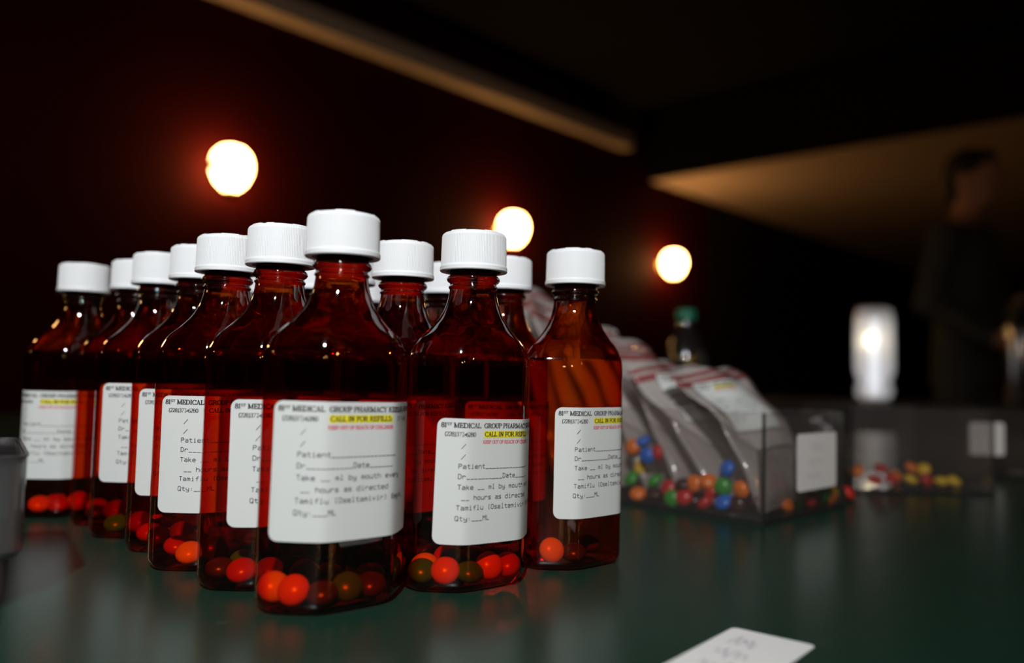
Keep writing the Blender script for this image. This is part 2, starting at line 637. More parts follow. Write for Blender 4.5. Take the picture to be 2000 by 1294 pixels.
# ------------------------------------------------------------------ lettering (stroke alphabets)
MONO = {
    'P': [[(0, 0), (0, 6), (3, 6), (4, 5), (4, 4), (3, 3), (0, 3)]],
    'a': [[(.3, 4), (3, 4), (4, 3), (4, 0), (1, 0), (0, 1), (1, 2.2), (4, 2.2)]],
    't': [[(1.5, 5.7), (1.5, 1), (2.5, 0), (4, 0)], [(0, 4), (3.6, 4)]],
    'i': [[(1, 4), (2, 4), (2, 0)], [(.8, 0), (3.2, 0)], [(2, 5.3), (2, 6)]],
    'e': [[(0, 2), (4, 2), (4, 3), (3, 4), (1, 4), (0, 3), (0, 1), (1, 0), (4, 0)]],
    'n': [[(0, 0), (0, 4)], [(0, 3), (1, 4), (3, 4), (4, 3), (4, 0)]],
    'D': [[(0, 0), (0, 6), (2.5, 6), (4, 4.5), (4, 1.5), (2.5, 0), (0, 0)]],
    'r': [[(0, 0), (0, 4)], [(0, 2.7), (1.3, 4), (3, 4), (4, 3)]],
    '_': [[(-.2, -.6), (4.4, -.6)]],
    'T': [[(0, 6), (4, 6)], [(2, 6), (2, 0)]],
    'k': [[(0, 0), (0, 6)], [(3.2, 4), (0, 1.6)], [(1.2, 2.5), (3.7, 0)]],
    'l': [[(1, 6), (2, 6), (2, 0)], [(.8, 0), (3.2, 0)]],
    'm': [[(0, 0), (0, 4), (1.3, 4), (2, 3), (2, 0)], [(2, 3), (2.7, 4), (3.4, 4), (4, 3), (4, 0)]],
    'b': [[(0, 6), (0, 0), (3, 0), (4, 1), (4, 3), (3, 4), (0, 4)]],
    'y': [[(0, 4), (0, 2), (1, 1), (4, 1)], [(4, 4), (4, -.8), (3, -1.6), (0, -1.6)]],
    'o': [[(1, 0), (0, 1), (0, 3), (1, 4), (3, 4), (4, 3), (4, 1), (3, 0), (1, 0)]],
    'u': [[(0, 4), (0, 1), (1, 0), (3, 0), (4, 1)], [(4, 4), (4, 0)]],
    'h': [[(0, 6), (0, 0)], [(0, 3), (1, 4), (3, 4), (4, 3), (4, 0)]],
    'v': [[(0, 4), (2, 0), (4, 4)]],
    's': [[(4, 4), (1, 4), (0, 3), (1, 2), (3, 2), (4, 1), (3, 0), (0, 0)]],
    'd': [[(4, 6), (4, 0), (1, 0), (0, 1), (0, 3), (1, 4), (4, 4)]],
    'c': [[(4, 4), (1, 4), (0, 3), (0, 1), (1, 0), (4, 0)]],
    'f': [[(4, 6), (3, 6), (2, 5), (2, 0)], [(.5, 3.6), (3.6, 3.6)]],
    '(': [[(3, 6.5), (2, 5), (2, 1), (3, -.5)]],
    ')': [[(1, 6.5), (2, 5), (2, 1), (1, -.5)]],
    'O': [[(1, 0), (0, 1), (0, 5), (1, 6), (3, 6), (4, 5), (4, 1), (3, 0), (1, 0)]],
    '6': [[(3.6, 6), (1, 6), (0, 5), (0, 1), (1, 0), (3, 0), (4, 1), (4, 2.3), (3, 3.2), (0, 3.2)]],
    'g': [[(4, 4), (1, 4), (0, 3), (0, 1.5), (1, .7), (4, .7)], [(4, 4), (4, -.8), (3, -1.6), (0, -1.6)]],
    '/': [[(0, 0), (4, 6)]],
    'Q': [[(1, 0), (0, 1), (0, 5), (1, 6), (3, 6), (4, 5), (4, 1), (3, 0), (1, 0)], [(2.6, 1.6), (4.2, -.4)]],
    ':': [[(1.6, 1), (2.3, 1)], [(1.6, 3.4), (2.3, 3.4)]],
    'M': [[(0, 0), (0, 6), (2, 3), (4, 6), (4, 0)]],
    'L': [[(0, 6), (0, 0), (4, 0)]],
}


def arc(cx, cy, rx, ry, a0, a1, n=8):
    return [(cx + rx * math.cos(math.radians(a0 + (a1 - a0) * i / n)), cy + ry * math.sin(math.radians(a0 + (a1 - a0) * i / n))) for i in range(n + 1)]


# roman capitals: (advance width, strokes, serif spots (x, y))
SER = {
    '8': (.55, [arc(.26, .74, .18, .25, 0, 360, 12), arc(.26, .26, .23, .25, 0, 360, 12)], []),
    '1': (.42, [[(.22, 0), (.22, 1)], [(.06, .86), (.22, .98)]], [(.22, 0)]),
    '2': (.52, [arc(.25, .72, .2, .27, 160, -30, 7) + [(.03, .04)], [(.03, .04), (.46, .04)]], []),
    '3': (.52, [arc(.22, .74, .2, .25, 150, -90, 7), arc(.22, .26, .23, .25, 90, -150, 7)], []),
    '6': (.54, [[(.42, .97), (.2, .8), (.06, .5), (.05, .3)], arc(.27, .29, .22, .28, 0, 360, 12)], []),
    '7': (.52, [[(.03, .95), (.46, .95)], [(.46, .95), (.18, 0)]], []),
    '0': (.55, [arc(.27, .5, .22, .5, 0, 360, 14)], []),
    '(': (.34, [arc(.34, .42, .24, .62, 110, 250, 8)], []),
    ')': (.34, [arc(.0, .42, .24, .62, 70, -70, 8)], []),
    '-': (.34, [[(.04, .33), (.3, .33)], [(.04, .37), (.3, .37)]], []),
    ':': (.28, [[(.14, .0), (.14, .14)], [(.14, .46), (.14, .6)]], []),
    'S': (.58, [arc(.29, .74, .2, .25, 20, 270, 9), arc(.29, .25, .22, .25, 90, -160, 9)], []),
    'T': (.70, [[(.35, 0), (.35, .97)], [(.04, .96), (.66, .96)], [(.05, .96), (.05, .78)], [(.65, .96), (.65, .78)]], [(.35, 0)]),
    'M': (.96, [[(.16, 0), (.16, 1)], [(.16, 1), (.47, .06)], [(.47, .06), (.78, 1)], [(.78, 1), (.78, 0)]], [(.16, 0), (.78, 0), (.12, 1), (.82, 1)]),
    'E': (.66, [[(.16, 0), (.16, 1)], [(.16, .97), (.56, .97)], [(.16, .5), (.46, .5)], [(.16, .03), (.58, .03)], [(.57, .97), (.57, .8)], [(.59, .03), (.6, .22)], [(.46, .6), (.46, .4)]], [(.16, 0), (.16, 1)]),
    'D': (.78, [[(.16, 0), (.16, 1)], [(.16, .97), (.36, .97)] + arc(.38, .5, .32, .47, 90, -90, 10) + [(.16, .03)]], [(.14, 0), (.14, 1)]),
    'I': (.38, [[(.19, 0), (.19, 1)]], [(.19, 0), (.19, 1)]),
    'C': (.72, [arc(.4, .5, .34, .49, 40, 320, 14), [(.66, .95), (.66, .74)]], []),
    'A': (.76, [[(.12, 0), (.38, 1)], [(.38, 1), (.63, 0)], [(.2, .33), (.55, .33)]], [(.11, 0), (.64, 0)]),
    'L': (.62, [[(.16, 0), (.16, 1)], [(.16, .03), (.55, .03)], [(.56, .03), (.57, .24)]], [(.16, 0), (.16, 1)]),
    'G': (.80, [arc(.4, .5, .34, .49, 40, 330, 14), [(.66, .95), (.66, .74)], [(.66, .42), (.66, .1)]], [(.64, .43)]),
    'R': (.76, [[(.16, 0), (.16, 1)], [(.16, .97), (.36, .97)] + arc(.38, .74, .22, .23, 90, -90, 8) + [(.16, .51)], [(.38, .5), (.66, 0)]], [(.16, 0), (.14, 1), (.68, 0)]),
    'O': (.80, [arc(.4, .5, .34, .49, 0, 360, 18)], []),
    'U': (.76, [[(.15, 1), (.15, .32)] + arc(.38, .3, .23, .28, 180, 360, 8) + [(.61, 1)]], [(.15, 1), (.61, 1)]),
    'P': (.66, [[(.16, 0), (.16, 1)], [(.16, .97), (.36, .97)] + arc(.38, .73, .22, .24, 90, -90, 8) + [(.16, .49)]], [(.16, 0), (.14, 1)]),
    'H': (.80, [[(.16, 0), (.16, 1)], [(.62, 0), (.62, 1)], [(.16, .5), (.62, .5)]], [(.16, 0), (.16, 1), (.62, 0), (.62, 1)]),
    'Y': (.74, [[(.1, 1), (.37, .48)], [(.64, 1), (.37, .48)], [(.37, .48), (.37, 0)]], [(.1, 1), (.64, 1), (.37, 0)]),
    'K': (.78, [[(.16, 0), (.16, 1)], [(.62, 1), (.2, .45)], [(.32, .6), (.66, 0)]], [(.16, 0), (.16, 1), (.62, 1), (.66, 0)]),
    'F': (.62, [[(.16, 0), (.16, 1)], [(.16, .97), (.54, .97)], [(.16, .5), (.44, .5)], [(.55, .97), (.55, .78)], [(.44, .6), (.44, .4)]], [(.16, 0), (.16, 1)]),
    'B': (.70, [[(.16, 0), (.16, 1)], [(.16, .97), (.36, .97)] + arc(.36, .75, .2, .22, 90, -90, 8) + [(.16, .52)], [(.36, .52)] + arc(.37, .27, .24, .24, 90, -90, 8) + [(.16, .03)]], [(.14, 0), (.14, 1)]),
    'N': (.80, [[(.16, 0), (.16, 1)], [(.16, 1), (.62, 0)], [(.62, 0), (.62, 1)]], [(.16, 0), (.1, 1), (.62, 1)]),
}


class Print:
    """collects flat strokes as quads in label space (mm, x right from label left edge, y down from top edge)"""

    def __init__(self):
        self.q = []

    def seg(self, x0, y0, x1, y1, wd, ext=0.0):
        d = Vector((x1 - x0, y1 - y0))
        ln = d.length
        if ln < 1e-6:
            return
        d /= ln
        x0 -= d.x * ext
        y0 -= d.y * ext
        x1 += d.x * ext
        y1 += d.y * ext
        k = max(1, int(math.ceil((ln + 2 * ext) / 2.2)))
        nx, ny = -d.y * wd / 2, d.x * wd / 2
        for i in range(k):
            a, b = i / k, (i + 1) / k
            ax, ay = x0 + (x1 - x0) * a, y0 + (y1 - y0) * a
            bx, by = x0 + (x1 - x0) * b, y0 + (y1 - y0) * b
            self.q.append(((ax + nx, ay + ny), (ax - nx, ay - ny), (bx - nx, by - ny), (bx + nx, by + ny)))

    def rect(self, x0, x1, y0, y1):
        k = max(1, int((x1 - x0) / 1.5))
        for i in range(k):
            a, b = x0 + (x1 - x0) * i / k, x0 + (x1 - x0) * (i + 1) / k
            self.q.append(((a, y0), (a, y1), (b, y1), (b, y0)))

    def mono(self, txt, x, y, pitch=1.98, u=0.335, wd=0.29):
        for c in txt:
            for pl in MONO.get(c, []):
                for p, q in zip(pl[:-1], pl[1:]):
                    self.seg(x + p[0] * u, y - p[1] * u, x + q[0] * u, y - q[1] * u, wd, wd * .3)
            x += pitch

    def serif(self, txt, x, y, h, width=None, bold=1.0):
        adv = sum(SER[c][0] if c in SER else .32 for c in txt)
        sx = (width / adv) if width else h
        tk, tn = .22 * h * bold, .11 * h * bold
        for c in txt:
            if c not in SER:
                x += .32 * sx
                continue
            a, strokes, serifs = SER[c]
            for pl in strokes:
                for p, q in zip(pl[:-1], pl[1:]):
                    dx, dy = (q[0] - p[0]) * sx, (q[1] - p[1]) * h
                    ln = math.hypot(dx, dy)
                    if ln < 1e-6:
                        continue
                    v = abs(dy) / ln
                    if dx * dy > 0 and len(pl) == 2 and 0.3 < v < 0.985:
                        v = 0.15
                    self.seg(x + p[0] * sx, y - p[1] * h, x + q[0] * sx, y - q[1] * h, tn + (tk - tn) * v * v, 0.02 * h)
            for s_ in serifs:
                self.seg(x + (s_[0] - .15) * sx, y - s_[1] * h * .96 - .03 * h, x + (s_[0] + .15) * sx, y - s_[1] * h * .96 - .03 * h, tn)
            x += a * sx
        return x

    def mesh(self, name, mp, mat):
        vs_, fs = [], []
        for q in self.q:
            b = len(vs_)
            vs_ += [mp(*p) for p in q]
            fs.append((b, b + 1, b + 2, b + 3))
        me = bpy.data.meshes.new(name)
        me.from_pydata(vs_, [], fs)
        me.materials.append(mat)
        return me


LW, LH = 76.0, 56.6
P_BLACK, P_GREY, P_RED, P_YEL = Print(), Print(), Print(), Print()
x = P_BLACK.serif('81', 1.9, 4.1, 2.15, 2.5, 1.1)
x = P_BLACK.serif('ST', x + .1, 3.1, 1.15, 2.2, 1.2)
P_BLACK.serif('MEDICAL', x + 0.9, 4.1, 2.15, 13.2, 1.1)
P_BLACK.serif('GROUP PHARMACY KEESLER AFB MS', 22.6, 4.1, 2.15, 51.6, 1.1)
P_BLACK.serif('(228)377-6280', 3.6, 8.0, 1.9, 14.6, .8)
P_BLACK.serif('CALL IN FOR REFILLS:', 23.1, 7.95, 2.1, 29.6, 1.1)
P_BLACK.serif('377-6360', 56.5, 7.95, 1.9, 13.5, .8)
P_YEL.rect(22.6, 53.0, 5.35, 8.55)
P_RED.serif('KEEP OUT OF REACH OF CHILDREN', 22.2, 11.2, 1.5, 31.0, 1.0)
P_GREY.seg(11.5, 13.6, 13.4, 11.3, .25)
P_GREY.seg(11.5, 18.4, 13.4, 16.1, .25)
P_GREY.seg(11.9, 8.2, 13.2, 6.6, .22)
P_GREY.mono('Patient________________', 10.6, 22.4)
P_GREY.mono('Dr__________Date______', 10.6, 27.0)
P_GREY.mono('Take __ ml by mouth every', 10.6, 31.8)
P_GREY.mono(' __ hours as directed', 10.6, 36.5)
P_GREY.mono('Tamiflu (Oseltamivir) 6mg/ml', 10.4, 41.0)
P_GREY.mono('Qty:___ML', 10.0, 45.8)


def corner_rows(w_, h_, r, n=5):
    """x stations and top/bottom inset for a rounded rectangle"""
    xs = []
    for i in range(n + 1):
        a = math.pi / 2 * i / n
        xs.append((r * (1 - math.cos(a)), r * (1 - math.sin(a))))
    mid = [(r + (w_ - 2 * r) * i / 40, 0) for i in range(1, 40)]
    return xs + mid + [(w_ - a, b) for a, b in xs[::-1]]


def label_parts(parent, s0, hc, tilt):
    """paper label wrapped on the bottle outline: centre at arc length s0, height hc (mm), tilt in degrees"""
    ca, sa = math.cos(math.radians(tilt)), math.sin(math.radians(tilt))

    def mapper(off):
        def mp(x, y):
            u, v = x - LW / 2, LH / 2 - y
            s, h = s0 + u * ca - v * sa, hc + u * sa + v * ca
            p, n = prof_at(s)
            return ((p.x + n.x * off) * MM, (p.y + n.y * off) * MM, h * MM)
        return mp
    mp = mapper(0.14)
    rows = 6
    vs_, fs = [], []
    st = corner_rows(LW, LH, 3.6)
    for x, ins in st:
        for k in range(rows + 1):
            vs_.append(mp(x, ins + (LH - 2 * ins) * k / rows))
    for i in range(len(st) - 1):
        for k in range(rows):
            a = i * (rows + 1) + k
            fs.append((a, a + 1, a + rows + 2, a + rows + 1))
    me = bpy.data.meshes.new('label')
    me.from_pydata(vs_, [], fs)
    me.materials.append(M['paper'])
    me.polygons.foreach_set('use_smooth', [True] * len(me.polygons))
    lb = obj('label', me, None, parent)
    lb['label'] = 'white pharmacy label with rounded corners'
    obj('yellow_highlight', P_YEL.mesh('yellow_highlight', mapper(0.20), M['ink_yellow']), None, lb)
    obj('black_print', P_BLACK.mesh('black_print', mapper(0.26), M['ink']), None, lb)
    obj('typed_print', P_GREY.mesh('typed_print', mapper(0.26), M['ink_grey']), None, lb)
    obj('red_print', P_RED.mesh('red_print', mapper(0.24), M['ink_red']), None, lb)
    return lb


ME_BODY, ME_CAP, ME_MARK = build_bottle_mesh(), build_cap_mesh(), build_cap_marks()

# ------------------------------------------------------------------ candies
CANDY_COL = {'orange': (0.80, 0.19, 0.02), 'red': (0.52, 0.025, 0.02), 'green': (0.05, 0.30, 0.04), 'brown': (0.06, 0.022, 0.014),
             'yellow': (0.85, 0.55, 0.03), 'blue': (0.03, 0.15, 0.60)}
CANDY_ME = {}
for c, rgb in CANDY_COL.items():
    bm = bmesh.new()
    bmesh.ops.create_uvsphere(bm, u_segments=24, v_segments=14, radius=1)
    for v in bm.verts:
        r = math.hypot(v.co.x, v.co.y)
        k = 1.0 + 0.05 * (1 - r) * r
        v.co = Vector((v.co.x * 6.7 * MM, v.co.y * 6.7 * MM, v.co.z * 4.3 * k * MM))
    me = bpy.data.meshes.new(c + '_candy')
    bm.to_mesh(me)
    bm.free()
    me.materials.append(pbr(c + '_candy_shell', rgb, rough=0.28, spec=0.5, noise=0.05, nscale=120))
    me.polygons.foreach_set('use_smooth', [True] * len(me.polygons))
    CANDY_ME[c] = me


def candy(col, loc, axis, where, group):
    o = bpy.data.objects.new('candy', CANDY_ME[col])
    COL.objects.link(o)
    o.location = loc
    o.rotation_euler = Vector(axis).to_track_quat('Z', 'Y').to_euler()
    tag(o, f'{"light orange" if col == "yellow" and "amber" in where else col} candy {where}', 'candy', group)
    return o


def inside_scale(lx, ly, marg):
    """pull a local point (mm) inside the bottle outline reduced by marg"""
    for _ in range(60):
        a, b, pn, en = A_ - marg, B_ - marg, PAN - marg * .35, EN
        ok = abs(lx) <= a and abs(ly) <= b
        # chamfer planes
        nx, ny = (B_ - EN), (A_ - PAN)
        ln = math.hypot(nx, ny)
        dpl = (PAN * nx + B_ * ny) / ln - marg
        ok = ok and (abs(lx) * nx + abs(ly) * ny) / ln <= dpl
        if ok:
            return lx, ly
        lx *= 0.97
        ly *= 0.97
    return lx, ly


# ------------------------------------------------------------------ bottles: x, y (mm from lens foot), turn, label (s0, hc, tilt), label text, candies
BOT = [
    ('A', -75.6, 360.2, 41, (0, 58.0, -0.6), 'amber bottle nearest the camera, at the tip of the wedge, with softly blurred label',
     [('orange', 524, 1161, .8), ('yellow', 550, 1150, .8), ('brown', 586, 1168, .3), ('green', 694, 1160, .7), ('brown', 752, 1143, .4), ('green', 722, 1120, .3), ('brown', 580, 1116, .9), ('brown', 636, 1120, .3)]),
    ('F', -112.7, 394.6, 42, (8, 57.3, 0.2), 'amber bottle immediately left of the front one, label mostly hidden behind it',
     [('red', 454, 1131, .5), ('red', 492, 1122, .4), ('brown', 430, 1108, .2), ('green', 476, 1096, .5)]),
    ('G', -149.8, 428.0, 40, (0.5, 57.0, 0.0), 'third amber bottle of the left edge, one bright orange candy at its foot',
     [('yellow', 346, 1090, .5), ('red', 325, 1060, .3), ('red', 358, 1060, .3), ('green', 390, 1084, .9)]),
    ('H', -179.5, 466.8, 41, (1, 59.0, 0.0), 'fourth amber bottle of the left edge, only a narrow label strip showing',
     [('green', 286, 1056, .4), ('red', 291, 1038, .3), ('yellow', 300, 1066, .9)]),
    ('I', -216.2, 500.2, 40, (2, 61.0, 0.0), 'fifth amber bottle of the left edge, red candy at its foot',
     [('red', 237, 1026, .7), ('green', 211, 1026, .4), ('brown', 258, 1018, .3)]),
    ('J', -246.7, 536.3, 41, (13, 60.0, 0.0), 'sixth amber bottle of the left edge, almost hidden beside the last one',
     [('yellow', 179, 1008, .8), ('red', 168, 988, .4), ('brown', 195, 1000, .2)]),
    ('K', -294.3, 560.3, 47, (-15, 53.7, 0.0), 'leftmost and last amber bottle of the left edge, with blurred yellow mark on label',
     [('orange', 78, 984, .5), ('red', 108, 979, .5), ('red', 92, 994, .2), ('orange', 147, 992, .9)]),
    ('C', -19.5, 399.5, 38, (8, 50.0, -1.2), 'amber bottle right of the front one, with the lowest sharp label and orange candies',
     [('red', 818, 1078, .7), ('yellow', 829, 1101, .4), ('green', 815, 1124, .5), ('orange', 853, 1133, .8), ('brown', 877, 1092, .8), ('green', 908, 1133, .3), ('orange', 952, 1118, .9), ('red', 1003, 1107, .6), ('brown', 925, 1085, .3)]),
    ('E', 34.1, 448.2, 42, (9, 55.0, 0.0), 'rightmost amber bottle, standing clear beside the bags of candy, label sharp',
     [('yellow', 1042, 1086, .95), ('brown', 1075, 1072, .3), ('brown', 1120, 1078, .2), ('brown', 1150, 1060, .3)]),
    ('B', -58.8, 435.2, 41, (2, 57.0, 0.0), 'amber bottle in the second rank, seen between front bottle and its right neighbour', None),
    ('D', -5.0, 483.0, 42, (0, 56.0, 0.0), 'amber bottle in second rank whose cap overlaps the middle glowing sconce', None),
    ('G1', -96.0, 470.0, 41, (0, 57.0, 0.0), 'amber bottle hidden straight behind the front bottle cap, third rank', None),
    ('G2', -43.0, 516.0, 41, (0, 57.0, 0.0), 'amber bottle whose low cap shows between two front caps right of centre', None),
    ('H1', -125.0, 509.0, 41, (0, 57.0, 0.0), 'amber bottle in the fourth rank peeking just left of the front bottle neck', None),
    ('H2', -71.0, 552.0, 41, (0, 57.0, 0.0), 'amber bottle in the fourth rank hidden behind the second rank bottle', None),
    ('I1', -161.5, 543.0, 41, (0, 57.0, 0.0), 'amber bottle in the fifth rank peeking between two left caps', None),
    ('I2', -108.0, 587.0, 41, (0, 57.0, 0.0), 'amber bottle in the fifth rank, cap sliver right of the front bottle neck', None),
    ('J1', -192.7, 579.0, 41, (0, 57.0, 0.0), 'rearmost amber bottle of the middle file, hidden behind the left caps', None),
]
GRP = 'amber medicine bottles in a wedge'
PLACE = {'A': 'in the foot of the nearest amber bottle', 'F': 'in the amber bottle left of the nearest one', 'G': 'in the third amber bottle of the left edge',
         'H': 'in the fourth amber bottle of the left edge', 'I': 'in the fifth amber bottle of the left edge', 'J': 'in the sixth amber bottle of the left edge',
         'K': 'in the leftmost amber bottle', 'C': 'in the amber bottle right of the nearest one', 'E': 'in the rightmost amber bottle',
         'B': 'in the second rank amber bottle behind the nearest one', 'D': 'in the second rank bottle before the middle sconce'}

for key, bx_, by_, rot, (s0, hc, tilt), lab, cds in BOT:
    o = empty('medicine_bottle', (bx_ * MM, by_ * MM, TZ), math.radians(rot))
    tag(o, lab, 'bottle', GRP)
    obj('bottle_body', ME_BODY, None, o)['label'] = 'clear reddish amber plastic body'
    cp = obj('cap', ME_CAP, None, o)
    cp['label'] = 'white ribbed screw cap'
    cp.rotation_euler.z = random.uniform(0, 6.28)
    obj('cap_marks', ME_MARK, None, cp)
    label_parts(o, s0, hc, tilt)
    ca, sa = math.cos(math.radians(rot)), math.sin(math.radians(rot))
    spots = []
    if cds:
        for c, px, py, lean in cds:
            tt = lean * 1.15
            hz = 3.2 + math.hypot(4.3 * math.cos(tt), 6.7 * math.sin(tt))
            g = gp(px, py, hz * MM) * 1000
            dx, dy = g.x - bx_, g.y - by_
            lx, ly = inside_scale(dx * ca + dy * sa, -dx * sa + dy * ca, 7.9 - 1.0 * lean)
            spots.append([c, lx, ly, hz, lean])
    elif key in ('B', 'D'):
        cc = [random.choice(['orange', 'red', 'green', 'brown', 'red']) for _ in range(4)]
        for c, (lx, ly) in zip(cc, ((-19, -5), (-4, -10), (10, -8), (4, 7))):
            spots.append([c, lx + random.uniform(-1.5, 1.5), ly + random.uniform(-1, 1), 7.6, .1])
    # push candies apart, keep them inside
    for _ in range(60):
        for i in range(len(spots)):
            for j in range(i):
                a, b = spots[i], spots[j]
                need = (13.3 - 3.4 * (a[4] + b[4]) / 2)
                d = Vector((a[1] - b[1], a[2] - b[2]))
                if d.length < need:
                    d = d.normalized() * (need - d.length) * .5 if d.length > 1e-4 else Vector((.5, 0))
                    a[1] += d.x
                    a[2] += d.y
                    b[1] -= d.x
                    b[2] -= d.y
        for s in spots:
            s[1], s[2] = inside_scale(s[1], s[2], 7.9 - 1.0 * s[4])
    for c, lx, ly, hz, lean in spots:
        wx, wy = lx * ca - ly * sa + bx_, lx * sa + ly * ca + by_
        tocam = Vector((-wx, -wy, 0)).normalized()
        tocam.rotate(Euler((0, 0, random.uniform(-.4, .4))))
        ax = Vector((0, 0, 1)) * math.cos(lean * 1.15) + tocam * math.sin(lean * 1.15)
        candy(c, (wx * MM, wy * MM, TZ + hz * MM), ax, PLACE[key], 'candies in amber bottles')


# ------------------------------------------------------------------ clear acrylic bins
def panel(name, dims, parent):
    """sheet of clear acrylic: big faces clear, cut edges darker"""
    bm = bmesh.new()
    fs = box(bm, *dims)
    d = (dims[1] - dims[0], dims[3] - dims[2], dims[5] - dims[4])
    thin = min(range(3), key=lambda i: d[i])
    bm.normal_update()
    for f in fs:
        f.material_index = 0 if abs(f.normal[thin]) > .9 else 1
    return obj(name, bm, [M['acrylic'], M['acrylic_edge']], parent)


def acrylic_bin(loc, rz, wx, wy, h, label, th=0.003, base_mat=None):
    """corner at loc, local +x along wx, +y along wy"""
    r = empty('acrylic_bin', loc, rz)
    panel('base', (0, wx, 0, wy, 0, th), r)
    panel('side_panel', (0, th, 0, wy, th, h), r)
    panel('side_panel', (wx - th, wx, 0, wy, th, h), r)
    panel('end_panel', (th, wx - th, 0, th, th, h), r)
    panel('end_panel', (th, wx - th, wy - th, wy, th, h), r)
    tag(r, label, 'bin', 'clear acrylic bins')
    return r


def sticker_mesh(w_, h_, r=0.003, th=0.0002):
    bm = bmesh.new()
    pts = []
    for cx, cy, a0 in ((w_ / 2 - r, h_ / 2 - r, 0), (-w_ / 2 + r, h_ / 2 - r, 90), (-w_ / 2 + r, -h_ / 2 + r, 180), (w_ / 2 - r, -h_ / 2 + r, 270)):
        for i in range(5):
            a = math.radians(a0 + 22.5 * i)
            pts.append((cx + r * math.cos(a), cy + r * math.sin(a)))
    b = [bm.verts.new((x, y, 0)) for x, y in pts]
    t = [bm.verts.new((x, y, th)) for x, y in pts]
    bm.faces.new(t)
    bm.faces.new(b[::-1])
    n = len(pts)
    for i in range(n):
        bm.faces.new((b[i], b[(i + 1) % n], t[(i + 1) % n], t[i]))
    return bm


M['note'] = pbr('sticker_paper', (0.86, 0.84, 0.81), rough=0.6, noise=0.03, nscale=120)
M['scrawl'] = pbr('faint_ink', (0.42, 0.41, 0.41), rough=0.7)
M['scrawl_violet'] = pbr('faint_violet_ink', (0.36, 0.32, 0.40), rough=0.7)


def scrawl(parent, w_, h_, mat, seed, n=3, z=0.0003):
    """loose handwritten loops, too faint to read"""
    rnd = random.Random(seed)
    pr = Print()
    for k in range(n):
        x0, y0 = rnd.uniform(-.34, -.05) * w_, (k / max(1, n - 1) - .5) * .5 * h_
        ln = rnd.uniform(.25, .45) * w_
        pl = [(x0 + ln * i / 16 + .012 * w_ * math.sin(i * 1.9 + k), y0 + h_ * (.02 + .035 * ((i * 7 + k) % 3)) * math.sin(i * 1.3 + k * 2)) for i in range(17)]
        for p, q in zip(pl[:-1], pl[1:]):
            pr.seg(p[0] * 1000, p[1] * 1000, q[0] * 1000, q[1] * 1000, 0.4, .1)
    return obj('handwriting', pr.mesh('handwriting', lambda x, y: (x * MM, y * MM, z), mat), None, parent)


P0 = gp(1490, 1028)
BR = math.radians(45)
RD, LD = Vector((math.cos(BR), math.sin(BR), 0)), Vector((-math.sin(BR), math.cos(BR), 0))
BW, BL, BH = 0.135, 0.34, 0.077
bin1 = acrylic_bin(P0, BR, BW, BL, BH, 'large clear acrylic bin of candy bags right of the bottles, white sticker on its end')
# sticker on the end panel facing right-front
stk = obj('sticker', sticker_mesh(0.066, 0.042), M['note'], bin1)
stk.location = (0.083, -0.0003, 0.040)
stk.rotation_euler = (math.radians(90), 0, 0)
scrawl(stk, 0.066, 0.042, M['scrawl'], 3)


